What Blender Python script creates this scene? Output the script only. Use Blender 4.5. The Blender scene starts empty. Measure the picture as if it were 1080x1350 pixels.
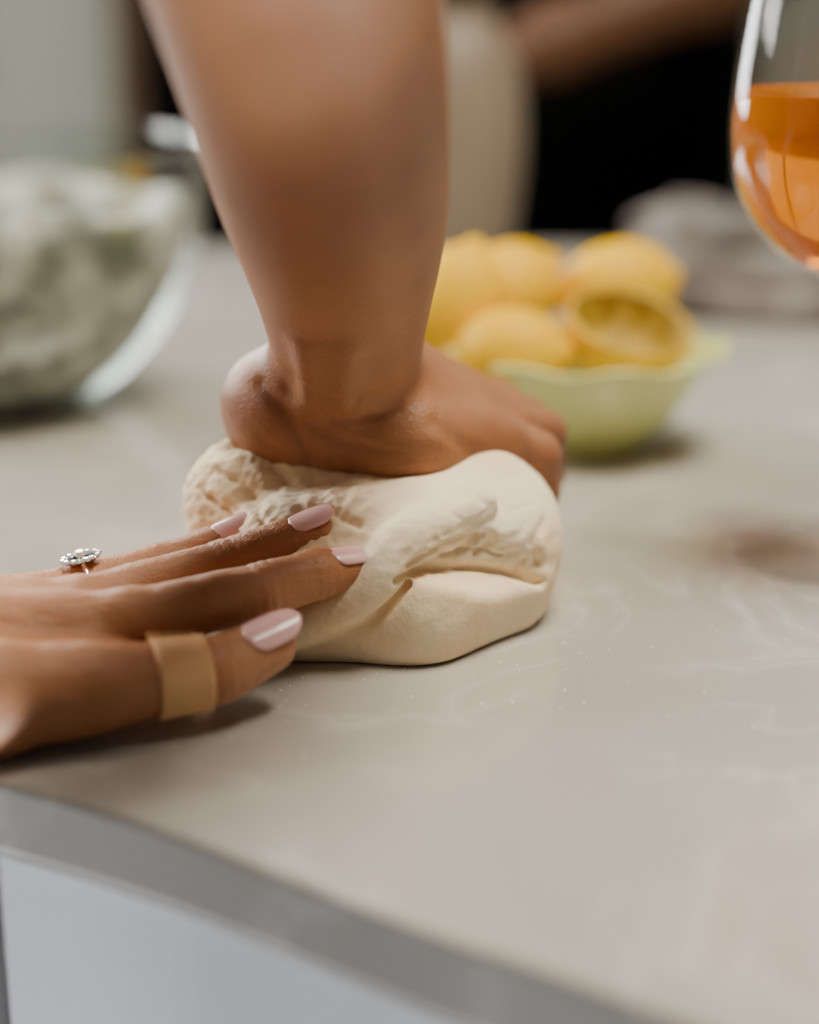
import bpy, math, numpy as np, random
from mathutils import Vector, Matrix, noise
CT = 0.90           # counter-top height; all local z values are measured from the counter surface
rnd = random.Random(3)

# ------------------------------------------------------------------ helpers
def link(o): bpy.context.scene.collection.objects.link(o); return o

def empty(name, loc):
    e = bpy.data.objects.new(name, None); e.empty_display_size = .05
    e.location = (loc[0], loc[1], loc[2]+CT); return link(e)

def mk(name, verts, faces, mat=None, parent=None, smooth=True):
    v = np.array(verts, dtype=np.float64).reshape(-1, 3)
    v = v + np.array([0, 0, CT])
    c = (v.min(0)+v.max(0))/2
    v = v-c
    me = bpy.data.meshes.new(name)
    if isinstance(faces, np.ndarray):
        nf = len(faces); k = faces.shape[1]
        me.vertices.add(len(v)); me.vertices.foreach_set('co', v.ravel())
        me.loops.add(nf*k); me.loops.foreach_set('vertex_index', faces.ravel().astype(np.int32))
        me.polygons.add(nf)
        me.polygons.foreach_set('loop_start', np.arange(0, nf*k, k, dtype=np.int32))
        me.polygons.foreach_set('loop_total', np.full(nf, k, dtype=np.int32))
        me.update(calc_edges=True); me.validate()
    else:
        me.from_pydata([tuple(p) for p in v], [], faces); me.update()
    me.polygons.foreach_set('use_smooth', [smooth]*len(me.polygons))
    if mat: me.materials.append(mat)
    o = bpy.data.objects.new(name, me); o.location = c; link(o)
    if parent:
        o.parent = parent
        o.matrix_parent_inverse = Matrix.Translation(-Vector(parent.location))
    return o

def lathe(prof, cx, cy, seg=64, rmod=None):
    V = []; F = []
    n = len(prof)
    for i, (r, z) in enumerate(prof):
        for j in range(seg):
            a = 2*math.pi*j/seg
            rr, zz = (r, z) if rmod is None else rmod(r, z, a, i)
            V.append((cx+rr*math.cos(a), cy+rr*math.sin(a), zz))
    for i in range(n-1):
        for j in range(seg):
            k = (j+1) % seg
            F.append((i*seg+j, i*seg+k, (i+1)*seg+k, (i+1)*seg+j))
    return V, F

def smoothprof(p, n=6):
    out = []
    for i in range(len(p)-1):
        p0 = p[max(i-1, 0)]; p1 = p[i]; p2 = p[i+1]; p3 = p[min(i+2, len(p)-1)]
        for s in range(n):
            t = s/n
            out.append(tuple(.5*((2*p1[k])+(-p0[k]+p2[k])*t+(2*p0[k]-5*p1[k]+4*p2[k]-p3[k])*t*t+(-p0[k]+3*p1[k]-3*p2[k]+p3[k])*t**3) for k in range(len(p1))))
    out.append(tuple(p[-1])); return out

# ------------------------------------------------------------------ implicit modelling
def smin(a, b, k):
    h = np.maximum(k-np.abs(a-b), 0)
    return np.minimum(a, b)-h*h*(0.25/k)

class Field:
    def __init__(s, lo, hi, h):
        s.lo = np.array(lo, float); s.h = h
        s.n = np.ceil((np.array(hi)-s.lo)/h).astype(int)+1
        s.F = np.full(s.n, 1.0, dtype=np.float32)
        s.ax = [(s.lo[i]+h*np.arange(s.n[i])).astype(np.float32) for i in range(3)]
    def sub(s, lo, hi, m):
        sl = []
        for i in range(3):
            a = int(max(0, math.floor((lo[i]-m-s.lo[i])/s.h))); b = int(min(s.n[i], math.ceil((hi[i]+m-s.lo[i])/s.h)+1))
            if b <= a: return None, None
            sl.append(slice(a, b))
        g = (s.ax[0][sl[0]][:, None, None], s.ax[1][sl[1]][None, :, None], s.ax[2][sl[2]][None, None, :])
        return tuple(sl), g
    def apply(s, f, lo, hi, k, neg=False):
        sl, g = s.sub(lo, hi, k+3*s.h)
        if sl is None: return
        d = f(*g)
        if neg: s.F[sl] = -smin(-s.F[sl], d, k)
        else: s.F[sl] = smin(s.F[sl], d, k)
    def cap(s, a, b, ra, rb, k=.004, neg=False):
        f, lo, hi = capf(a, b, ra, rb); s.apply(f, lo, hi, k, neg)
    def chain(s, pts, k=.004, neg=False):
        for p, q in zip(pts[:-1], pts[1:]): s.cap(p[:3], q[:3], p[3], q[3], k, neg)
    def tube(s, pts, k=.004, neg=False):
        """union of a chain (no bulging at the joints), then one smooth blend into the field"""
        lo = np.min([np.array(p[:3])-p[3] for p in pts], 0); hi = np.max([np.array(p[:3])+p[3] for p in pts], 0)
        def f(X, Y, Z):
            d = None
            for p, q in zip(pts[:-1], pts[1:]):
                e = capf(p[:3], q[:3], p[3], q[3])[0](X, Y, Z); d = e if d is None else np.minimum(d, e)
            return d
        s.apply(f, lo, hi, k, neg)
    def ell(s, c, r, k=.004, neg=False):
        def f(X, Y, Z):
            q = np.sqrt(((X-c[0])/r[0])**2+((Y-c[1])/r[1])**2+((Z-c[2])/r[2])**2)
            return (q-1)*min(r)
        s.apply(f, [c[i]-r[i] for i in range(3)], [c[i]+r[i] for i in range(3)], k, neg)
    def rbox(s, c, hs, r, k=.004, ang=0.0, neg=False):
        ca, sa = math.cos(ang), math.sin(ang)
        def f(X, Y, Z):
            x = (X-c[0])*ca+(Y-c[1])*sa; y = -(X-c[0])*sa+(Y-c[1])*ca; z = Z-c[2]
            qx = np.abs(x)-hs[0]+r; qy = np.abs(y)-hs[1]+r; qz = np.abs(z)-hs[2]+r
            return np.sqrt(np.maximum(qx, 0)**2+np.maximum(qy, 0)**2+np.maximum(qz, 0)**2)+np.minimum(np.maximum(np.maximum(qx, qy), qz), 0)-r
        m = max(hs[0], hs[1])*1.45
        s.apply(f, (c[0]-m, c[1]-m, c[2]-hs[2]), (c[0]+m, c[1]+m, c[2]+hs[2]), k, neg)
    def mesh(s, F=None):
        F = s.F if F is None else F
        S = (F < 0)
        U = S.view(np.uint8)
        c = np.zeros(np.array(S.shape)-1, np.uint8)
        for dx in (0, 1):
            for dy in (0, 1):
                for dz in (0, 1):
                    c += U[dx:dx+c.shape[0], dy:dy+c.shape[1], dz:dz+c.shape[2]]
        idx = np.argwhere((c > 0) & (c < 8))
        cor = {}
        for dx in (0, 1):
            for dy in (0, 1):
                for dz in (0, 1):
                    cor[(dx, dy, dz)] = F[idx[:, 0]+dx, idx[:, 1]+dy, idx[:, 2]+dz]
        P = np.zeros((len(idx), 3)); N = np.zeros(len(idx))
        for a in cor:
            for ax in range(3):
                if a[ax] == 0:
                    b = list(a); b[ax] = 1; b = tuple(b)
                    fa, fb = cor[a], cor[b]
                    m = (fa < 0) != (fb < 0)
                    t = np.where(m, fa/np.where(m, fa-fb, 1), 0)
                    for q in range(3):
                        P[:, q] += np.where(m, a[q]+(t if q == ax else 0), 0)
                    N += m
        P = P/N[:, None]
        V = (idx+P)*s.h+s.lo
        ids = np.full(c.shape, -1, np.int32); ids[idx[:, 0], idx[:, 1], idx[:, 2]] = np.arange(len(idx))
        faces = []
        for ax in range(3):
            A = S[tuple(slice(0, -1) if i == ax else slice(None) for i in range(3))]
            B = S[tuple(slice(1, None) if i == ax else slice(None) for i in range(3))]
            e = np.argwhere(A != B)
            u, v = (ax+1) % 3, (ax+2) % 3
            ok = (e[:, u] >= 1) & (e[:, v] >= 1) & (e[:, u] < c.shape[u]) & (e[:, v] < c.shape[v])
            e = e[ok]
            ins = A[e[:, 0], e[:, 1], e[:, 2]]
            q = []
            for du, dv in ((1, 1), (0, 1), (0, 0), (1, 0)):
                w = e.copy(); w[:, u] -= du; w[:, v] -= dv
                q.append(ids[w[:, 0], w[:, 1], w[:, 2]])
            q = np.stack(q, 1)
            q[~ins] = q[~ins][:, ::-1]
            faces.append(q)
        faces = np.concatenate(faces)
        faces = faces[(faces >= 0).all(1)]
        return V, faces

def capf(a, b, ra, rb):
    a = np.array(a, float); b = np.array(b, float); ab = b-a; L = float(ab@ab)+1e-12
    def f(X, Y, Z):
        x = X-a[0]; y = Y-a[1]; z = Z-a[2]
        t = np.clip((x*ab[0]+y*ab[1]+z*ab[2])/L, 0, 1).astype(np.float32)
        return np.sqrt((x-t*ab[0])**2+(y-t*ab[1])**2+(z-t*ab[2])**2)-(ra+(rb-ra)*t)
    m = max(ra, rb)
    return f, np.minimum(a, b)-m, np.maximum(a, b)+m

def add_fingers(fld, fingers, kj=.003, kp=.007, creases=()):
    base = fld.F.copy()
    for pts in fingers:
        lo = np.min([p[:3] for p in pts], 0)-.016; hi = np.max([p[:3] for p in pts], 0)+.016
        sl, g = fld.sub(lo, hi, .01)
        if sl is None: continue
        ff = None
        for p, q in zip(pts[:-1], pts[1:]):
            f, _, _ = capf(p[:3], q[:3], p[3], q[3]); d = f(*g)
            ff = d if ff is None else smin(ff, d, kj)
        for (c, ax, w, amp) in [cr[1:] for cr in creases if cr[0] is pts]:
            ax = np.array(ax); ax = ax/np.linalg.norm(ax)
            sx = (g[0]-c[0])*ax[0]+(g[1]-c[1])*ax[1]+(g[2]-c[2])*ax[2]
            ff = ff+amp*np.exp(-(sx/w)**2)
        fld.F[sl] = np.minimum(fld.F[sl], smin(ff, base[sl], kp))

def vnormals(V, F):
    n = np.cross(V[F[:, 2]]-V[F[:, 0]], V[F[:, 3]]-V[F[:, 1]])
    vn = np.zeros_like(V)
    for i in range(4): np.add.at(vn, F[:, i], n)
    return vn/(np.linalg.norm(vn, axis=1)[:, None]+1e-12)

def polyline_dist(P, line):
    best = np.full(len(P), 9.0)
    for a, b in zip(line[:-1], line[1:]):
        a = np.array(a[:3]); b = np.array(b[:3]); ab = b-a
        t = np.clip(((P-a)@ab)/(ab@ab), 0, 1)
        best = np.minimum(best, np.linalg.norm(P-(a+t[:, None]*ab), axis=1))
    return best
def groove_xz(V, vn, line, w, amp, facing=-.25):
    """groove along a polyline given in (x,z), on the surface whose normal points to -y"""
    line = smoothprof(line, 4) if len(line) > 2 else line
    P = V.copy(); P[:, 1] = 0
    d = polyline_dist(P, [(a, 0, b) for a, b in line])
    m = np.clip((facing-vn[:, 1])/.2, 0, 1)
    return -amp*np.exp(-(d/w)**2)*m

def lerp(p, q, t): return tuple(p[i]+(q[i]-p[i])*t for i in range(len(p)))

# ------------------------------------------------------------------ materials
def newmat(name):
    m = bpy.data.materials.new(name); m.use_nodes = True
    nt = m.node_tree; b = nt.nodes['Principled BSDF']; return m, nt, b
def N(nt, typ, **kw):
    n = nt.nodes.new(typ)
    for k, v in kw.items():
        if k in n.inputs: n.inputs[k].default_value = v
        else: setattr(n, k, v)
    return n
def ramp(nt, fac, stops):
    r = nt.nodes.new('ShaderNodeValToRGB'); e = r.color_ramp.elements
    e[0].position, e[0].color = stops[0][0], (*stops[0][1], 1)
    e[1].position, e[1].color = stops[-1][0], (*stops[-1][1], 1)
    for p, c in stops[1:-1]:
        x = e.new(p); x.color = (*c, 1)
    nt.links.new(fac, r.inputs[0]); return r
def noise_mat(name, c1, c2, scale=8, rough=.5, bump=0, bscale=60, detail=4, sss=0, sssr=(1, .3, .1), sssscale=.005, spec=.5, lo=.35, hi=.65, coat=0, metal=0, bdist=.001):
    m, nt, b = newmat(name)
    tc = N(nt, 'ShaderNodeTexCoord'); n = N(nt, 'ShaderNodeTexNoise', Scale=scale, Detail=detail)
    nt.links.new(tc.outputs['Object'], n.inputs['Vector'])
    r = ramp(nt, n.outputs['Fac'], [(lo, c1), (hi, c2)])
    nt.links.new(r.outputs[0], b.inputs['Base Color'])
    b.inputs['Roughness'].default_value = rough
    b.inputs['Specular IOR Level'].default_value = spec
    b.inputs['Metallic'].default_value = metal
    b.inputs['Coat Weight'].default_value = coat
    if sss:
        b.inputs['Subsurface Weight'].default_value = sss
        b.inputs['Subsurface Radius'].default_value = sssr
        b.inputs['Subsurface Scale'].default_value = sssscale
    if bump:
        n2 = N(nt, 'ShaderNodeTexNoise', Scale=bscale, Detail=6); nt.links.new(tc.outputs['Object'], n2.inputs['Vector'])
        bp = N(nt, 'ShaderNodeBump', Strength=bump, Distance=bdist)
        nt.links.new(n2.outputs['Fac'], bp.inputs['Height']); nt.links.new(bp.outputs[0], b.inputs['Normal'])
    return m

def skin_mat(name, c1, c2, c3):
    m, nt, b = newmat(name)
    tc = N(nt, 'ShaderNodeTexCoord')
    n = N(nt, 'ShaderNodeTexNoise', Scale=22, Detail=3); nt.links.new(tc.outputs['Object'], n.inputs['Vector'])
    r = ramp(nt, n.outputs['Fac'], [(.25, c1), (.5, c2), (.78, c3)])
    nt.links.new(r.outputs[0], b.inputs['Base Color'])
    b.inputs['Roughness'].default_value = .47
    b.inputs['Specular IOR Level'].default_value = .4
    b.inputs['Subsurface Weight'].default_value = .15
    b.inputs['Subsurface Radius'].default_value = (1, .35, .18)
    b.inputs['Subsurface Scale'].default_value = .003
    v = N(nt, 'ShaderNodeTexVoronoi', Scale=1100); nt.links.new(tc.outputs['Object'], v.inputs['Vector'])
    n2 = N(nt, 'ShaderNodeTexNoise', Scale=420, Detail=4); nt.links.new(tc.outputs['Object'], n2.inputs['Vector'])
    mx = N(nt, 'ShaderNodeMath', operation='ADD'); nt.links.new(v.outputs['Distance'], mx.inputs[0]); nt.links.new(n2.outputs['Fac'], mx.inputs[1])
    bp = N(nt, 'ShaderNodeBump', Strength=.4, Distance=.0005)
    nt.links.new(mx.outputs[0], bp.inputs['Height']); nt.links.new(bp.outputs[0], b.inputs['Normal'])
    return m

def solid_glass(name, col=(1, 1, 1), rough=0.0, ior=1.45):
    m, nt, b = newmat(name)
    b.inputs['Base Color'].default_value = (*col, 1); b.inputs['Roughness'].default_value = rough
    b.inputs['Transmission Weight'].default_value = 1; b.inputs['IOR'].default_value = ior
    return m, nt, b
def thin_glass(name, tint=(.999, .999, .999), lo=.02, hi=.55, power=5.5):
    """thin clear glass: straight transmission plus grazing-angle reflection"""
    m = bpy.data.materials.new(name); m.use_nodes = True; nt = m.node_tree
    nt.nodes.remove(nt.nodes['Principled BSDF'])
    t = N(nt, 'ShaderNodeBsdfTransparent'); t.inputs[0].default_value = (*tint, 1)
    g = N(nt, 'ShaderNodeBsdfGlossy', Roughness=.02)
    f = N(nt, 'ShaderNodeLayerWeight')
    pw = N(nt, 'ShaderNodeMath', operation='POWER'); pw.inputs[1].default_value = power
    nt.links.new(f.outputs['Facing'], pw.inputs[0])
    mu = N(nt, 'ShaderNodeMath', operation='MULTIPLY_ADD'); mu.inputs[1].default_value = hi; mu.inputs[2].default_value = lo
    nt.links.new(pw.outputs[0], mu.inputs[0])
    x = N(nt, 'ShaderNodeMixShader'); nt.links.new(mu.outputs[0], x.inputs[0]); nt.links.new(t.outputs[0], x.inputs[1]); nt.links.new(g.outputs[0], x.inputs[2])
    nt.links.new(x.outputs[0], nt.nodes['Material Output'].inputs['Surface'])
    return m

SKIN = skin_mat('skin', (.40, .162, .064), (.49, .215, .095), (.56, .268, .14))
SKIN_SHADED = skin_mat('skin_shaded', (.25, .100, .040), (.315, .132, .057), (.38, .172, .084))  # right arm's shade put into the colour; left-hand skin is the lighter copy
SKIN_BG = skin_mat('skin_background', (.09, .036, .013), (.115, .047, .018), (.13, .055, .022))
NAIL = noise_mat('nail_polish', (.90, .49, .47), (.94, .56, .53), rough=.25, coat=.3, sss=.1, sssscale=.002)
DOUGH = noise_mat('dough', (.92, .71, .45), (.985, .84, .61), scale=26, rough=.75, bump=.7, bscale=220, detail=8, sss=.2, sssr=(1, .7, .4), sssscale=.003, spec=.15)
SHIRT = noise_mat('shirt_cloth', (.12, .11, .10), (.16, .15, .14), rough=.9, bump=.3, bscale=300)
BLACK = noise_mat('black_cloth', (.002, .002, .002), (.004, .004, .004), rough=.95, spec=.04)
TROUS = noise_mat('trouser_cloth', (.05, .07, .12), (.07, .09, .15), rough=.9)
HAIR = noise_mat('hair', (.05, .025, .012), (.10, .05, .025), scale=60, rough=.5)
SHOE = noise_mat('shoe_leather', (.05, .04, .035), (.08, .06, .05), rough=.4)

# counter stone
m, nt, b = newmat('quartz_counter'); STONE = m
tc = N(nt, 'ShaderNodeTexCoord')
n1 = N(nt, 'ShaderNodeTexNoise', Scale=4, Detail=6); nt.links.new(tc.outputs['Object'], n1.inputs['Vector'])
r1 = ramp(nt, n1.outputs['Fac'], [(.3, (.365, .338, .292)), (.7, (.475, .448, .398))])
n2 = N(nt, 'ShaderNodeTexNoise', Scale=8, Detail=9, Distortion=1.5); nt.links.new(tc.outputs['Object'], n2.inputs['Vector'])
sb = N(nt, 'ShaderNodeMath', operation='SUBTRACT'); sb.inputs[1].default_value = .5; nt.links.new(n2.outputs['Fac'], sb.inputs[0])
ab = N(nt, 'ShaderNodeMath', operation='ABSOLUTE'); nt.links.new(sb.outputs[0], ab.inputs[0])
r2 = ramp(nt, ab.outputs[0], [(0, (1, 1, 1)), (.008, (.45, .45, .45)), (.05, (0, 0, 0))])
n3 = N(nt, 'ShaderNodeTexNoise', Scale=10, Detail=3); nt.links.new(tc.outputs['Object'], n3.inputs['Vector'])
r3 = ramp(nt, n3.outputs['Fac'], [(.38, (0, 0, 0)), (.66, (.6, .6, .6))])
mu = N(nt, 'ShaderNodeMath', operation='MULTIPLY'); nt.links.new(r2.outputs[0], mu.inputs[0]); nt.links.new(r3.outputs[0], mu.inputs[1])
mix = N(nt, 'ShaderNodeMix', data_type='RGBA'); nt.links.new(mu.outputs[0], mix.inputs[0]); nt.links.new(r1.outputs[0], mix.inputs[6]); mix.inputs[7].default_value = (.76, .73, .68, 1)
nt.links.new(mix.outputs[2], b.inputs['Base Color']); b.inputs['Roughness'].default_value = .14
b.inputs['Specular IOR Level'].default_value = .7

CAB = noise_mat('white_cabinet_paint', (.86, .86, .86), (.90, .90, .90), rough=.35)
DARK = noise_mat('dark_carcass', (.02, .02, .02), (.03, .03, .03), rough=.7)

# ------------------------------------------------------------------ counter
front = [(-1.4, 1.08), (-.8, .80), (-.4, .612), (-.2, .515), (-.126, .479), (-.0757, .4505), (-.029, .417), (.0117, .387), (.0649, .3517), (.35, .149), (.9, -.242)]
fr = smoothprof(front, 6)
outline = fr+[(1.5, .2), (1.6, .4), (1.6, 1.60), (-1.4, 1.60)]
def prism(poly, z0, z1):
    n = len(poly)
    V = [(x, y, z0) for x, y in poly]+[(x, y, z1) for x, y in poly]
    F = [tuple(range(n))[::-1], tuple(range(n, 2*n))]+[(i, (i+1) % n, n+(i+1) % n, n+i) for i in range(n)]
    return V, F
def offset(poly, d):
    n = len(poly); out = []
    for i in range(n):
        p0 = Vector(poly[i-1]); p1 = Vector(poly[i]); p2 = Vector(poly[(i+1) % n])
        a = (p1-p0).normalized(); c = (p2-p1).normalized()
        nn = (Vector((-a.y, a.x))+Vector((-c.y, c.x))).normalized()
        out.append(tuple(p1+nn*d))
    return out
V, F = prism(outline, -.026, 0)
counter = mk('kitchen_counter', V, F, STONE, smooth=False)
bv = counter.modifiers.new('b', 'BEVEL'); bv.width = .0032; bv.segments = 4; bv.limit_method = 'ANGLE'; bv.angle_limit = math.radians(50)
cab = empty('base_cabinet', (0, 1.0, -.45))
V, F = prism(offset(outline, .03), -.83, -.0265); mk('carcass', V, F, DARK, cab, False)
V, F = prism(offset(outline, .08), -.8995, -.8305); mk('toe_kick', V, F, DARK, cab, False)
o1 = offset(fr, .006); o2 = offset(fr, .026)
def panel(i0, i1, nm):
    poly = o1[i0:i1+1]+o2[i0:i1+1][::-1]
    V, F = prism(poly, -.82, -.029); p = mk(nm, V, F, CAB, cab, False)
    bb = p.modifiers.new('b', 'BEVEL'); bb.width = .002; bb.segments = 2; bb.limit_method = 'ANGLE'; bb.angle_limit = math.radians(50)
ix = min(range(len(fr)), key=lambda i: abs(fr[i][0]+.138))
panel(1, 8, 'cabinet_door_3'); panel(9, ix-1, 'cabinet_door_2'); panel(ix, len(fr)-6, 'cabinet_door_1')

# ------------------------------------------------------------------ dough
D = Field((-.105, .55, -.004), (.08, .73, .09), .00095)
D.chain([(-.045, .603, .024, .031), (.0, .606, .025, .032), (.026, .632, .026, .034)], k=.01)
D.chain([(-.05, .596, .014, .024), (0, .593, .013, .0225), (.030, .618, .014, .022)], k=.01)
D.chain([(-.056, .640, .038, .029), (-.02, .64, .028, .030), (.026, .648, .035, .027)], k=.012)
D.cap((-.066, .634, .043), (-.050, .64, .045), .023, .023, k=.008)
D.chain([(-.05, .672, .028, .030), (.022, .678, .026, .028)], k=.014)
D.cap((-.04, .592, .034), (-.018, .600, .044), .017, .014, k=.006)
# hollow of the fold
D.tube(smoothprof([(.004, .573, .040, .006), (.018, .578, .0395, .0105), (.034, .589, .034, .0115), (.049, .602, .027, .006)], 3), k=.005, neg=True)
# folded-over flap with a crisp lip
D.tube(smoothprof([(-.042, .574, .013, .0075), (-.030, .573, .020, .009), (-.0150, .573, .030, .0095), (-.007, .578, .040, .0100), (.006, .588, .047, .0100), (.024, .604, .051, .009)], 3), k=.0016)
D.tube(smoothprof([(-.028, .566, .011, .0012), (-.012, .569, .020, .0016), (-.001, .574, .030, .0022)], 3), k=.003, neg=True)
zz = D.ax[2][None, None, :]
D.F = np.maximum(D.F, (-zz+.0003)).astype(np.float32)
V, F = D.mesh()
vn = vnormals(V, F)
disp = np.zeros(len(V))
for i, p in enumerate(V):
    x, y, z = p
    if z < .0015: continue
    d = .0011*noise.noise(Vector((x*45, y*45, z*45)))+.00025*noise.noise(Vector((x*120, y*120, z*120)))
    w = max(0, min(1, (-.010-x+(z-.045)*.7)/.022))*max(0, min(1, (z-.026)/.018))
    if w > 0:
        a = 1-abs(noise.noise(Vector((x*75+z*90, y*45, z*120-x*80))))*2.4
        c = 1-abs(noise.noise(Vector((x*200+5, y*150, z*260-x*120))))*2.2
        e = noise.noise(Vector((x*50, y*50, z*50+7)))
        f = noise.noise(Vector((x*420, y*420, z*420)))
        d += w*(.0011*a+.0005*c+.0016*e+.0003*f-.0009)
    zl = .0355-.28*max(0, x)   # lower crease line of the fold
    q = math.exp(-(((x-.026)/.024)**2))*max(0, min(1, (z-zl)/.003))*max(0, min(1, (zl+.020-z)/.008)) if y < .63 else 0
    if q > .03:
        a = 1-abs(noise.noise(Vector((x*130+z*90, y*30, z*150-x*110+3))))*2.6
        c = noise.noise(Vector((x*260, y*200, z*420)))
        d += q*(.0014*a-.0007+.0004*c)
    q = math.exp(-(((x-.03)/.03)**2+((z-.054)/.010)**2)) if y < .66 else 0
    d += -.0006*q*max(0, 1-abs(noise.noise(Vector((x*40, y*40, z*150))))*6)
    disp[i] = d
disp += groove_xz(V, vn, [(-.004, .0340), (.006, .0350), (.016, .0325), (.028, .0290), (.040, .0250), (.050, .0200)], .0013, .0042)
disp += groove_xz(V, vn, [(.000, .0385), (.008, .0415), (.018, .0430), (.028, .0415)], .0010, .0022)
disp += groove_xz(V, vn, [(.012, .0375), (.022, .0370), (.034, .0325)], .0009, .0016)
disp += groove_xz(V, vn, [(-.078, .052), (-.066, .046), (-.060, .036)], .0012, .002)
disp += groove_xz(V, vn, [(-.052, .062), (-.040, .054), (-.030, .055), (-.018, .050)], .0013, .0024)
disp += groove_xz(V, vn, [(-.072, .060), (-.058, .054), (-.050, .046), (-.046, .036)], .0012, .0020)
disp += groove_xz(V, vn, [(.050, .041), (.046, .034), (.049, .026)], .0018, .0012)
V = V+vn*disp[:, None]
V[:, 2] = np.maximum(V[:, 2], .0003)
mk('bread_dough', V, F, DOUGH)

# loose flour specks on the counter
V = []; F = []
spots = [(-.075, .529, .0013), (-.073, .5305, .0010), (-.077, .528, .0009)]
for i in range(240):
    a = rnd.uniform(-3.0, .9); rr = .07+abs(rnd.gauss(0, .07))
    spots.append((-.01+rr*math.cos(a)*1.1, .635+rr*math.sin(a)*.85, rnd.choice((.0002, .0002, .0003, .0004, .0005))*rnd.uniform(.7, 1.2)))
for (x, y, r) in spots:
    b0 = len(V)
    for k in range(6): V.append((x+r*math.cos(k*1.047)*rnd.uniform(.7, 1.3), y+r*math.sin(k*1.047)*rnd.uniform(.7, 1.3), .0001))
    V.append((x, y, .0001+r*.6))
    for k in range(6): F.append((b0+k, b0+(k+1) % 6, b0+6))
FLOUR = noise_mat('flour', (.85, .82, .76), (.9, .88, .82), rough=.95)
mk('flour_specks', V, F, FLOUR)

# ------------------------------------------------------------------ woman kneading
woman = empty('woman_kneading', (-.37, .33, -.9))
R = Field((-.16, .36, .012), (.085, .79, .37), .0013)
def forearm(fl, pts, off, k=.012):
    pts = smoothprof(pts, 5)
    for s in (-1, 1):
        ch = []
        for (x, y, z, hw) in pts:
            r = hw*.76; o = (hw-r)*s
            ch.append((x+off[0]*o, y+off[1]*o, z+off[2]*o, r))
        fl.tube(ch, k=k)
forearm(R, [(-.0235, .642, .088, .0280), (-.0235, .632, .105, .0285), (-.0235, .614, .129, .0320), (-.0240, .590, .152, .0360), (-.0258, .562, .176, .0388), (-.0315, .501, .231, .0412), (-.042, .45, .28, .041), (-.068, .42, .302, .041)], (1, 0, 0), k=.008)
R.chain([(-.068, .42, .302, .038), (-.10, .385, .325, .043)], k=.02)
R.ell((-.050, .646, .078), (.0235, .025, .0245), k=.012)
R.chain([(-.042, .639, .0725, .0205), (.000, .636, .0670, .0175), (.030, .654, .061, .0135)], k=.010)
R.chain([(-.04, .662, .078, .022), (-.005, .695, .068, .017)], k=.010)
for mcp in ((.034, .657, .060), (.040, .678, .062), (.036, .698, .064), (.026, .714, .064)):
    R.cap((-.018, .652, .088), mcp, .020, .0118, k=.009)
fingR = [
 [(.034, .657, .060, .0112), (.0515, .667, .053, .0094), (.0530, .671, .037, .0086), (.0505, .669, .029, .0076)],
 [(.040, .678, .062, .012), (.056, .698, .054, .010), (.057, .703, .035, .009), (.054, .702, .026, .008)],
 [(.036, .698, .064, .012), (.050, .726, .053, .010), (.051, .735, .033, .009), (.049, .734, .024, .008)],
 [(.026, .714, .064, .012), (.034, .745, .053, .010), (.034, .755, .033, .009), (.032, .753, .024, .008)],
 [(-.015, .690, .070, .016), (-.012, .722, .058, .0125), (-.006, .740, .044, .0105), (.0, .75, .032, .009)]]
add_fingers(R, fingR, kp=.004)
R.chain([(-.036, .598, .112, .0024), (-.036, .615, .088, .0026)], k=.011)
R.chain([(-.022, .598, .112, .0022), (-.024, .613, .088, .0024)], k=.011)
V, F = R.mesh(); vn = vnormals(V, F)
ds = np.zeros(len(V))
for line, w_, a_ in ([[(-.056, .092), (-.046, .083), (-.040, .072), (-.037, .062)], .0026, .0014],
                     [[(-.046, .092), (-.037, .085), (-.022, .081), (-.004, .083)], .0017, .0007],
                     [[(-.042, .098), (-.030, .091), (-.012, .090)], .0013, .0004],
                     [[(-.038, .080), (-.026, .072), (-.008, .068), (.010, .068)], .0022, .0008],
                     [[(-.056, .072), (-.046, .066), (-.036, .064)], .0014, .0005],
                     [[(.010, .078), (.022, .066), (.034, .056)], .0028, .0014]):
    ds += groove_xz(V, vn, line, w_, a_)
for i, p in enumerate(V):
    if p[2] < .11: ds[i] += .0005*noise.noise(Vector(p*90))
V = V+vn*ds[:, None]
mk('right_arm_and_hand', V, F, SKIN_SHADED, woman)

# left arm + hand
L = Field((-.47, .455, -.001), (-.008, .645, .18), .0010)
L.chain([(-.42, .50, .12, .040), (-.34, .512, .088, .038), (-.27, .523, .058, .031), (-.205, .532, .034, .0235)], k=.02)
L.chain([(-.42, .50, .12, .040), (-.34, .525, .085, .034), (-.27, .535, .055, .028), (-.205, .545, .032, .021)], k=.02)
L.cap((-.185, .530, .028), (-.095, .536, .0300), .0155, .0115, k=.006)
L.cap((-.195, .540, .029), (-.112, .552, .0285), .017, .0115, k=.006)
L.cap((-.195, .550, .026), (-.135, .568, .0245), .017, .0112, k=.006)
L.cap((-.195, .555, .020), (-.150, .584, .018), .016, .0105, k=.006)
L.chain([(-.185, .514, .0220, .020), (-.135, .501, .0178, .0178), (-.105, .509, .0180, .0150)], k=.008)
L.cap((-.15, .522, .021), (-.105, .528, .023), .013, .009, k=.010)
fi = [(-.095, .536, .0305, .0112), (-.051, .555, .0350, .0098), (-.033, .566, .0372, .0089), (-.0215, .5725, .0365, .0076)]
fm = [(-.112, .552, .0295, .0112), (-.066, .575, .0365, .0098), (-.045, .584, .0425, .0088), (-.034, .588, .0460, .0075)]
frg = [(-.135, .568, .0250, .0108), (-.092, .587, .0315, .0090), (-.073, .593, .0375, .0080), (-.063, .597, .0410, .0070)]
fp = [(-.150, .585, .018, .0100), (-.118, .602, .020, .0080), (-.102, .607, .018, .0070), (-.092, .609, .015, .0062)]
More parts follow.
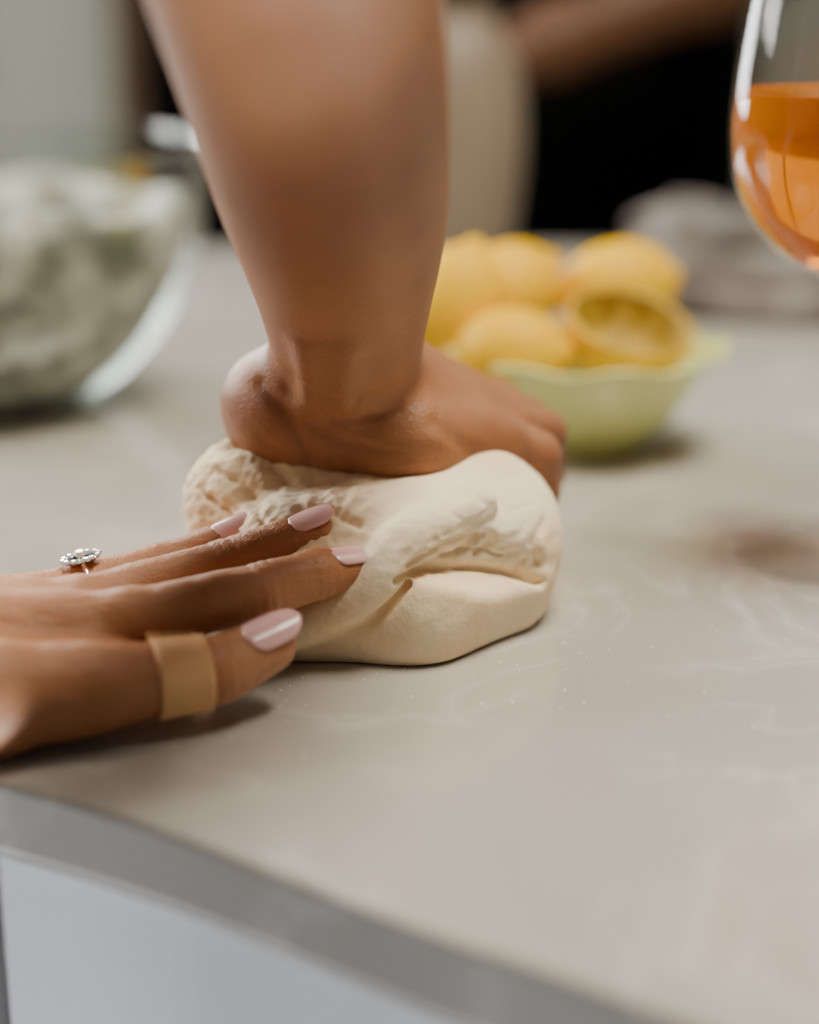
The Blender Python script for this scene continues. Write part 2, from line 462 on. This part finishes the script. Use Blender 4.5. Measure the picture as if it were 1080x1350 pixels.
th = [(-.110, .509, .0180, .0148), (-.097, .511, .0183, .0132), (-.064, .5235, .0185, .0112), (-.0475, .5350, .0225, .0094)]
cre = []
for f_ in (fi, fm, frg):
    for j, amp in ((1, .0004), (2, .00025)):
        ax = np.array(f_[j+1][:3])-np.array(f_[j-1][:3]); ax = ax/np.linalg.norm(ax)
        for o in (-.0034, 0, .0036):
            cre.append((f_, tuple(np.array(f_[j][:3])+ax*o), tuple(ax), .0012, amp))
ax = np.array(th[3][:3])-np.array(th[1][:3]); ax = ax/np.linalg.norm(ax)
for o in (-.003, .0005, .004): cre.append((th, tuple(np.array(th[2][:3])+ax*o), tuple(ax), .0011, .0004))
add_fingers(L, [fi, fm, frg, fp, th], kp=.004, creases=cre)
V, F = L.mesh(); vn = vnormals(V, F)
ds = np.array([.0006*noise.noise(Vector(p*85))+.0002*noise.noise(Vector((p[0]*200, p[1]*400, p[2]*400))) for p in V])
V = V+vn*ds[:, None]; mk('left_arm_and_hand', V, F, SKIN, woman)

# bandage hugging the thumb
a0 = np.array(th[1][:3]); a1 = np.array(th[2][:3]); axv = (a1-a0)/np.linalg.norm(a1-a0); mid = a0+(a1-a0)*.66
sl, g = L.sub(np.minimum(a0, a1)-.002, np.maximum(a0, a1)+.002, .018)
s_ = (g[0]-mid[0])*axv[0]+(g[1]-mid[1])*axv[1]+(g[2]-mid[2])*axv[2]
dist = np.sqrt(np.maximum((g[0]-mid[0])**2+(g[1]-mid[1])**2+(g[2]-mid[2])**2-s_**2, 0))
Fb = np.maximum(np.maximum(L.F[sl]-.0013, np.abs(s_)-.0090), dist-.0165).astype(np.float32)
tmp = Field((0, 0, 0), (.01, .01, .01), .005); tmp.h = L.h; tmp.lo = L.lo+np.array([q.start for q in sl])*L.h
V, F = tmp.mesh(Fb)
BAND = noise_mat('bandage_fabric', (.78, .43, .18), (.84, .50, .24), rough=.75, bump=.3, bscale=900)
mk('adhesive_bandage', V, F, BAND)

def nail(name, tip, prev, normal, r, Ln, W, ext=.3):
    d = (Vector(tip[:3])-Vector(prev[:3])).normalized(); nrm = Vector(normal); nrm = (nrm-d*nrm.dot(d)).normalized(); sd = d.cross(nrm)
    V = []; F = []; nu, nv = 10, 16
    for j in range(nv+1):
        v = j/nv; s = -Ln*(1-ext)+Ln*v+tip[3]*.45
        w = W/2*(min(1, math.sqrt(max(0, 1-((.28-v)/.28)**2))) if v < .28 else 1.0 if v < .5 else max(.02, 1-((v-.5)/.5)**2.4)**.62)
        w = max(w, W*.03)
        for i in range(nu+1):
            u = -1+2*i/nu; ph = u*w/r
            p = Vector(tip[:3])+d*s+sd*(r*math.sin(ph))+nrm*(r*math.cos(ph)-.0012*max(0, v-.55)**1.5*2)
            V.append(tuple(p))
    for j in range(nv):
        for i in range(nu):
            F.append((j*(nu+1)+i, j*(nu+1)+i+1, (j+1)*(nu+1)+i+1, (j+1)*(nu+1)+i))
    o = mk(name, V, F, NAIL, woman); s = o.modifiers.new('s', 'SOLIDIFY'); s.thickness = .0007; s.offset = 0
nail('nail_index', fi[3], fi[2], (0.05, -.35, 1), .0083, .0170, .0110)
nail('nail_middle', fm[3], fm[2], (-.1, -.45, 1), .0083, .0175, .0112)
nail('nail_ring', frg[3], frg[2], (-.1, -.45, 1), .0077, .0170, .0106)
nail('nail_pinky', fp[3], fp[2], (0, -.1, 1), .0068, .012, .008)
nail('nail_thumb', th[3], th[2], (-.1, -.62, .8), .0103, .0215, .0148, ext=.35)

# diamond ring
SILV = noise_mat('silver', (.8, .78, .74), (.86, .84, .8), rough=.15, metal=1)
GEM, nt, b = newmat('diamond'); b.inputs['Base Color'].default_value = (.95, .95, .95, 1); b.inputs['Roughness'].default_value = .05; b.inputs['Metallic'].default_value = .6
ring = empty('diamond_ring', (-.113, .577, .036))
ra = Vector(frg[1][:3])-Vector(frg[0][:3]); ra.normalize(); rc = Vector(lerp(frg[0][:3], frg[1][:3], .45))
up = Vector((-.1, -.1, 1)); up = (up-ra*up.dot(ra)).normalized(); sd = ra.cross(up)
V = []; F = []; A, B = 40, 8; RR = .0104
for i in range(A):
    a = 2*math.pi*i/A; o = sd*math.cos(a)+up*math.sin(a)
    for j in range(B):
        q = 2*math.pi*j/B; V.append(tuple(rc+o*(RR+.0008*math.cos(q))+ra*.0011*math.sin(q)))
for i in range(A):
    for j in range(B): F.append((i*B+j, ((i+1) % A)*B+j, ((i+1) % A)*B+(j+1) % B, i*B+(j+1) % B))
mk('band', V, F, SILV, ring)
V = []; F = []
def gem(c, r, hgt):
    n = 8; b0 = len(V)
    for rr, h in ((r*.55, hgt*.45), (r, hgt*.1), (0.02*r, -hgt*.7)):
        for i in range(n):
            a = 2*math.pi*i/n; V.append(tuple(c+(ra*math.cos(a)+sd*math.sin(a))*rr+up*h))
    F.append(tuple(b0+i for i in range(n)))
    for l in range(2):
        for i in range(n): F.append((b0+l*n+i, b0+(l+1)*n+i, b0+(l+1)*n+(i+1) % n, b0+l*n+(i+1) % n))
top = rc+up*(RR+.0022)
gem(top+up*.0012, .0028, .003)
for i in range(12):
    a = 2*math.pi*i/12; gem(top+ra*.0066*math.cos(a)+sd*.0038*math.sin(a), .0014, .0018)
mk('gem_cluster', V, F, GEM, ring, False)
V, F = [], []
for i in range(24):
    a = 2*math.pi*i/24
    for rr, h in ((1.0, -.0004), (.5, -.0028)): V.append(tuple(top+(ra*.0072*math.cos(a)+sd*.0044*math.sin(a))*rr+up*h))
for i in range(24): F.append((2*i, (2*i+2) % 48, (2*i+3) % 48, 2*i+1))
F.append(tuple(2*i for i in range(24)))
mk('setting', V, F, SILV, ring)

# body (coarser), both figures share this routine
def body(parent, c, f, shR, shL, sleeves, arms, mtop, mleg, mskin, zsh=.45, w=.15):
    fx, fy = f; rx, ry = fy, -fx
    P = lambda s, d, z: (c[0]+rx*s+fx*d, c[1]+ry*s+fy*d, z)
    lo = (c[0]-.42, c[1]-.42, -.12); hi = (c[0]+.42, c[1]+.42, zsh+.12)
    T = Field(lo, hi, .006)
    for s in (-1, 1):
        T.chain([(*P(s*w*.55, 0, -.08), .105), (*P(s*w*.38, 0, .10), .090), (*P(s*w*.55, .02, .26), .095), (*P(s*w*.62, 0, zsh-.07), .075), (*P(s*w*.3, -.01, zsh+.02), .05)], k=.05)
        T.ell(P(s*.065, .085, zsh-.17), (.06, .06, .06), k=.05)
    T.chain([(*shR, .058), (*P(0, 0, zsh-.02), .06), (*shL, .058)], k=.05)
    for ch in sleeves: T.chain(ch, k=.03)
    V, F = T.mesh(); mk('top_garment', V, F, mtop, parent)
    G = Field((c[0]-.3, c[1]-.3, -.9), (c[0]+.3, c[1]+.3, -.02), .007)
    for s in (-1, 1):
        G.chain([(*P(s*.08, -.01, -.10), .108), (*P(s*.085, 0, -.42), .068), (*P(s*.09, -.015, -.62), .058), (*P(s*.09, -.02, -.83), .045)], k=.04)
    V, F = G.mesh(); mk('trousers', V, F, mleg, parent)
    S = Field((c[0]-.35, c[1]-.35, -.9005), (c[0]+.35, c[1]+.35, -.78), .005)
    for s in (-1, 1):
        S.chain([(*P(s*.09, -.05, -.862), .036), (*P(s*.095, .06, -.865), .035), (*P(s*.095, .14, -.872), .027)], k=.03)
        S.cap(P(s*.09, -.03, -.86), P(s*.09, -.02, -.81), .035, .038, k=.02)
    V, F = S.mesh(); V[:, 2] = np.maximum(V[:, 2], -.899); mk('shoes', V, F, SHOE, parent)
    H = Field((c[0]-.2, c[1]-.2, zsh-.02), (c[0]+.2, c[1]+.2, zsh+.36), .004)
    hz = zsh+.20
    H.cap(P(0, -.01, zsh+.0), P(0, .02, zsh+.10), .055, .05, k=.03)
    H.ell(P(0, .02, hz+.02), (.082, .088, .10), k=.02)
    H.ell(P(0, .055, hz-.05), (.05, .05, .055), k=.03)
    H.chain([(*P(0, .108, hz+.015), .008), (*P(0, .122, hz-.022), .011)], k=.012)
    for s in (-1, 1):
        H.ell(P(s*.032, .103, hz+.012), (.014, .014, .012), k=.012, neg=True)
        H.ell(P(s*.031, .088, hz+.010), (.014, .014, .013), k=.002)
        H.ell(P(s*.080, .015, hz-.005), (.014, .016, .030), k=.006)
    H.chain([(*P(-.02, .102, hz-.055), .006), (*P(0, .108, hz-.053), .008), (*P(.02, .102, hz-.055), .006)], k=.006)
    V, F = H.mesh(); mk('head', V, F, mskin, parent)
    Q = Field((c[0]-.2, c[1]-.2, zsh+.02), (c[0]+.2, c[1]+.2, zsh+.38), .005)
    Q.ell(P(0, -.005, hz+.035), (.095, .095, .105), k=.02); Q.ell(P(0, -.08, hz+.02), (.05, .05, .05), k=.03)
    Q.ell(P(0, .115, hz-.02), (.066, .066, .085), k=.02, neg=True)
    V, F = Q.mesh(); mk('hair', V, F, HAIR, parent)

shR = (-.25, .21, .43); shL = (-.49, .455, .43)
body(woman, (-.37, .33), (.707, .707), shR, shL,
     [[(*shR, .06), (-.105, .378, .33, .054)], [(*shL, .058), (-.43, .498, .14, .054)]], [], SHIRT, TROUS, SKIN)

# ------------------------------------------------------------------ background woman in black
bg = empty('woman_in_black', (.20, 1.95, -.9))
sL = (.33, 1.94, .43); sR = (.06, 1.94, .43)
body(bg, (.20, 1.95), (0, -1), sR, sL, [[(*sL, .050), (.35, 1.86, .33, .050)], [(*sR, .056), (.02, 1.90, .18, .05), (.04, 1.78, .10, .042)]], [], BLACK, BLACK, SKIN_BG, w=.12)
Bf = Field((-.04, 1.56, .02), (.46, 1.92, .40), .003)
Bf.chain([(.35, 1.87, .345, .046), (.35, 1.76, .270, .043), (.29, 1.715, .240, .042), (.14, 1.67, .185, .033), (.09, 1.655, .165, .028)], k=.02)
for dy in (-.02, 0, .02): Bf.cap((.085, 1.655+dy*.4, .163), (.03, 1.64+dy, .14), .018, .012, k=.01)
add_fingers(Bf, [[(.03, 1.64+dy, .14, .011), (.005, 1.625+dy, .125, .0095), (.0, 1.62+dy, .10, .008)] for dy in (-.03, -.01, .01, .03)]+[[(.08, 1.64, .155, .014), (.06, 1.60, .13, .011), (.04, 1.59, .11, .009)]])
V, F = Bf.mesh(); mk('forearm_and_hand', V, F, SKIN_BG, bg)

# ------------------------------------------------------------------ lemon bowl
BOWLM = noise_mat('lime_glaze', (.68, .74, .25), (.74, .80, .32), rough=.25, coat=.3)
bx, by = .0915, .887
prof = smoothprof([(.0, .004), (.028, .004), (.031, .0005), (.035, .0008), (.037, .006), (.047, .016), (.060, .033), (.069, .048), (.0745, .0515), (.074, .0540), (.067, .051), (.056, .035), (.043, .019), (.028, .010), (0.0, .008)], 4)
def rm(r, z, a, i):
    w = max(0, (z-.02)/.035); return r*(1+.028*w*math.cos(9*a)), z+.0022*w*w*math.cos(9*a)
V, F = lathe(prof, bx, by, 108, rm)
mk('green_scalloped_bowl', V, F, BOWLM)
LEM = noise_mat('lemon_rind', (.82, .45, .0), (.88, .53, .0), rough=.5, bump=.5, bscale=260, spec=.18)
def lemon(name, c, d, r=.0265, l=.034):
    d = Vector(d).normalized(); q = Vector((0, 0, 1)).rotation_difference(d)
    pr = []
    for i in range(25):
        t = -1+2*i/24
        rr = r*math.sqrt(max(0, 1-abs(t)**2.1)); z = l*t
        pr.append((rr, z))
    pr = [(0, -l-.004), (.004, -l-.0025), (.008, -l*.96)]+pr[2:-2]+[(.0075, l*.965), (.0045, l+.003), (0, l+.005)]
    V, F = lathe(pr, 0, 0, 36)
    V = [tuple(q @ Vector(v)+Vector(c)) for v in V]
    return mk(name, V, F, LEM)
lemon('lemon', (.024, .893, .072), (.35, .2, 1))
lemon('lemon.001', (.053, .932, .072), (.8, .4, .5))
lemon('lemon.002', (.052, .856, .054), (1, -.2, .1), r=.0245, l=.029)
lemon('lemon.003', (.116, .944, .073), (1, .3, .2))
hl = empty('lemon_half', (.114, .868, .06))
PITH = noise_mat('lemon_pith', (.50, .32, .02), (.28, .175, .01), scale=90, rough=.5, bump=.5, bscale=300)
q = Vector((0, 0, 1)).rotation_difference(Vector((.18, -.36, 1)).normalized()); cc = Vector((.1125, .863, .067))
s_ = 1.05
pr = [(0, -.032), (.006, -.031), (.010, -.027), (.019, -.022), (.026, -.014), (.0305, -.004), (.0318, .003), (.0310, .0045)]
V, F = lathe(smoothprof(pr, 4), 0, 0, 48); mk('rind', [tuple(q @ (Vector(v)*s_)+cc) for v in V], F, LEM, hl)
pr = [(.0310, .0045), (.0280, .0042), (.0262, -.002), (.020, -.012), (.01, -.017), (0, -.018)]
V, F = lathe(smoothprof(pr, 4), 0, 0, 72, lambda r, z, a, i: (r, z+.0016*math.sin(9*a)*min(1, r/.01) if r < .026 else z)); mk('pulp_membrane', [tuple(q @ (Vector(v)*s_)+cc) for v in V], F, PITH, hl)

# ------------------------------------------------------------------ wine glass
GL = thin_glass('clear_glass'); wx, wy = .178, .6975
wg = empty('wine_glass', (wx, wy, 0))
pro = smoothprof([(.0400, .0003), (.0411, .0014), (.038, .0027), (.02, .0046), (.008, .008), (.0045, .016), (.0036, .05), (.0038, .095), (.0050, .112), (.010, .1205), (.022, .1255), (.036, .1385), (.0465, .158), (.0496, .178), (.0485, .200), (.0455, .225), (.0415, .25), (.0375, .275), (.0368, .2755), (.0363, .275)], 5)
pri = smoothprof([(.0363, .275), (.0403, .25), (.0443, .225), (.0473, .200), (.0484, .178), (.0454, .159), (.035, .1397), (.021, .1270), (.009, .1225), (0, .1220)], 5)
V, F = lathe([(0, .0003)]+pro+pri[1:], wx, wy, 96); mk('glass', V, F, GL, wg)
LIQ, nt, b = solid_glass('orange_aperitif', (1, .35, .002), ior=1.33)
b.inputs['Transmission Weight'].default_value = .68
pl = smoothprof([(0, .1224), (.009, .1229), (.0207, .1274), (.0347, .1401), (.0450, .1593), (.0480, .178), (.0472, .1925), (.0472, .1945), (.0462, .1940), (.040, .1938), (0, .1938)], 5)
V, F = lathe(pl, wx, wy, 96); mk('drink', V, F, LIQ, wg)

# ------------------------------------------------------------------ glass mixing bowl
gx, gy = -.248, .985; gb = empty('glass_mixing_bowl', (gx, gy, 0))
po = [(0, .0005), (.055, .0005), (.060, .003), (.084, .018), (.111, .050), (.127, .090), (.1345, .130), (.1365, .146), (.1405, .148), (.1405, .151), (.1345, .152)]
pi_ = [(.1345, .152), (.133, .145), (.131, .130), (.1235, .091), (.1075, .052), (.081, .0215), (.055, .006), (0, .005)]
GL2 = thin_glass('bowl_glass', (.95, .98, .96), lo=.05, hi=.6, power=3)
V, F = lathe(smoothprof(po, 5)+smoothprof(pi_, 5)[1:], gx, gy, 96); mk('bowl', V, F, GL2, gb)
FLR = noise_mat('floury_dough_residue', (.15, .155, .13), (.62, .62, .57), scale=34, rough=.9, detail=9, bump=.8, bscale=60, lo=.42, hi=.60, bdist=.004)
pc = [(0, .0075), (.052, .0085), (.079, .0235), (.103, .0535), (.1182, .088), (.122, .112), (.112, .118), (.085, .106), (.05, .098), (0, .092)]
V, F = lathe(smoothprof(pc, 6), gx, gy, 96, lambda r, z, a, i: (r*(1-.02*abs(math.sin(3*a+z*40))), z+.005*math.sin(5*a+r*60)*min(1, r/.05) if z > .085 and r < .12 else z)); mk('flour_mixture', V, F, FLR, gb)

# ------------------------------------------------------------------ ceramic jar, folded towel
JAR = noise_mat('stoneware', (.20, .155, .11), (.25, .195, .14), scale=6, rough=.5)
pj = smoothprof([(0, .0005), (.034, .0005), (.038, .004), (.048, .04), (.056, .10), (.055, .15), (.046, .185), (.034, .205), (.032, .215), (.035, .222), (.032, .222), (.029, .213), (.031, .203), (.043, .183), (.051, .15), (.052, .10), (.044, .04), (.033, .008), (0, .007)], 5)
V, F = lathe(pj, .036, 1.40, 64); mk('ceramic_jar', V, F, JAR)
TOW = noise_mat('towel_cotton', (.10, .085, .075), (.34, .30, .28), scale=14, rough=.95, bump=.5, bscale=200)
Tw = Field((.10, 1.10, -.004), (.52, 1.50, .11), .003)
Tw.rbox((.325, 1.30, .012), (.155, .10, .0115), .011, ang=-.25, k=.004)
Tw.rbox((.315, 1.31, .032), (.145, .09, .0105), .010, ang=-.10, k=.003)
Tw.chain([(.185, 1.36, .054, .013), (.25, 1.29, .056, .016), (.33, 1.25, .044, .012)], k=.005)
Tw.chain([(.22, 1.40, .060, .012), (.29, 1.32, .056, .014), (.43, 1.31, .046, .010)], k=.005)
Tw.rbox((.30, 1.34, .048), (.10, .07, .006), .006, ang=-.4, k=.008)
V, F = Tw.mesh()
V = np.array([(x+.004*noise.noise(Vector((x*25, y*25, 2))), y+.004*noise.noise(Vector((x*25, y*25, 9))), max(.0005, z+(.010*noise.noise(Vector((x*22, y*22, z*22))) if z > .012 else 0))) for x, y, z in V])
mk('folded_towel', V, F, TOW)

# ------------------------------------------------------------------ room shell
FLOOR = noise_mat('wood_floor', (.20, .13, .08), (.28, .19, .12), scale=3, rough=.5)
WALL = noise_mat('pale_green_wall_paint', (.46, .51, .45), (.50, .55, .48), scale=2, rough=.8)
WALLR = noise_mat('warm_grey_wall_paint', (.30, .27, .23), (.33, .30, .26), scale=2, rough=.8)
def box(name, lo, hi, mat, parent=None):
    V = [(x, y, z) for z in (lo[2], hi[2]) for x, y in ((lo[0], lo[1]), (hi[0], lo[1]), (hi[0], hi[1]), (lo[0], hi[1]))]
    F = [(3, 2, 1, 0), (4, 5, 6, 7), (0, 1, 5, 4), (1, 2, 6, 5), (2, 3, 7, 6), (3, 0, 4, 7)]
    return mk(name, V, F, mat, parent, False)
box('floor', (-3, -3, -1.0), (3, 3.3, -.9), FLOOR)
box('wall_back', (-3, 3.2, -.9), (3, 3.3, 1.7), WALL)
fridge = empty('dark_tall_cabinet', (.07, 2.95, -.9))
box('body', (-.42, 2.75, -.899), (.54, 3.19, 1.3), BLACK, fridge)
for i, (a, c) in enumerate(((-.41, .055), (.065, .53))):
    box('door_panel_%d' % (i+1), (a, 2.73, -.85), (c, 2.749, 1.28), BLACK, fridge)
WOOD = noise_mat('brown_wood_trim', (.14, .08, .045), (.2, .12, .07), rough=.6)
box('trim_1', (-.53, 3.14, -.899), (-.425, 3.199, 1.3), WOOD)
box('wall_right', (3.0, -3, -.9), (3.1, 3.3, 1.7), WALLR)
WF = noise_mat('window_frame_paint', (.75, .75, .73), (.8, .8, .78), rough=.5)
def window(nm, x0, x1, z0, z1):
    win = empty(nm, ((x0+x1)/2, 3.17, (z0+z1)/2)); xm = (x0+x1)/2
    for n_, lo, hi in (('jamb_left', (x0-.07, 3.13, z0-.07), (x0, 3.199, z1+.07)), ('jamb_right', (x1, 3.13, z0-.07), (x1+.07, 3.199, z1+.07)),
                       ('sill', (x0, 3.12, z0-.07), (x1, 3.199, z0)), ('head', (x0, 3.13, z1), (x1, 3.199, z1+.07)), ('mullion', (xm-.02, 3.12, z0), (xm+.02, 3.15, z1))):
        box(n_, lo, hi, WF, win)
window('window_1', -2.19, -.91, .15, 1.45)
window('added_window_2', 1.10, 2.10, .15, 1.25)  # invented window, frames the light added behind the drink

# ------------------------------------------------------------------ lights
def area(name, loc, tgt, size, power, col, sy=None, spread=None):
    l = bpy.data.lights.new(name, 'AREA'); l.energy = power; l.color = col; l.size = size
    if sy: l.shape = 'RECTANGLE'; l.size_y = sy
    if spread: l.spread = math.radians(spread)
    o = bpy.data.objects.new(name, l); o.location = (loc[0], loc[1], loc[2]+CT)
    o.rotation_euler = (Vector(tgt)-Vector(loc)).to_track_quat('-Z', 'Y').to_euler(); link(o)
area('window_light_back', (-1.55, 3.16, .8), (-1.55, 0, .8), 1.25, 130, (.97, 1, .98), 1.25)
area('drink_fill_light', (1.60, 3.16, .7), (1.60, 0, .7), .98, 4, (1, .93, .80), 1.08)  # added light that brightens the drink by refraction, not a known source
area('window_light_left', (-2.0, 1.7, 1.0), (0, .6, 0), 1.0, 74, (1, .97, .92))
area('ceiling_light', (.35, .62, 1.6), (-.02, .60, 0), .7, 50, (1, .91, .77))
area('low_fill_light', (.45, -.15, -.80), (-.04, .44, -.12), .3, 30, (.84, .91, 1))  # added fill for counter edge and cabinet fronts; no lamp stands here
w = bpy.data.worlds.new('World'); bpy.context.scene.world = w; w.use_nodes = True
w.node_tree.nodes['Background'].inputs[0].default_value = (1, .95, .90, 1)
w.node_tree.nodes['Background'].inputs[1].default_value = .05

# ------------------------------------------------------------------ camera
cd = bpy.data.cameras.new('camera'); cam = bpy.data.objects.new('camera', cd); link(cam)
cam.location = (0, 0, CT+.235); cam.rotation_euler = (math.radians(90-17.17), 0, 0)
cd.sensor_fit = 'HORIZONTAL'; cd.sensor_width = 24; cd.lens = 50; cd.clip_start = .01
cd.dof.use_dof = True; cd.dof.focus_distance = .612; cd.dof.aperture_fstop = 2.0
bpy.context.scene.camera = cam
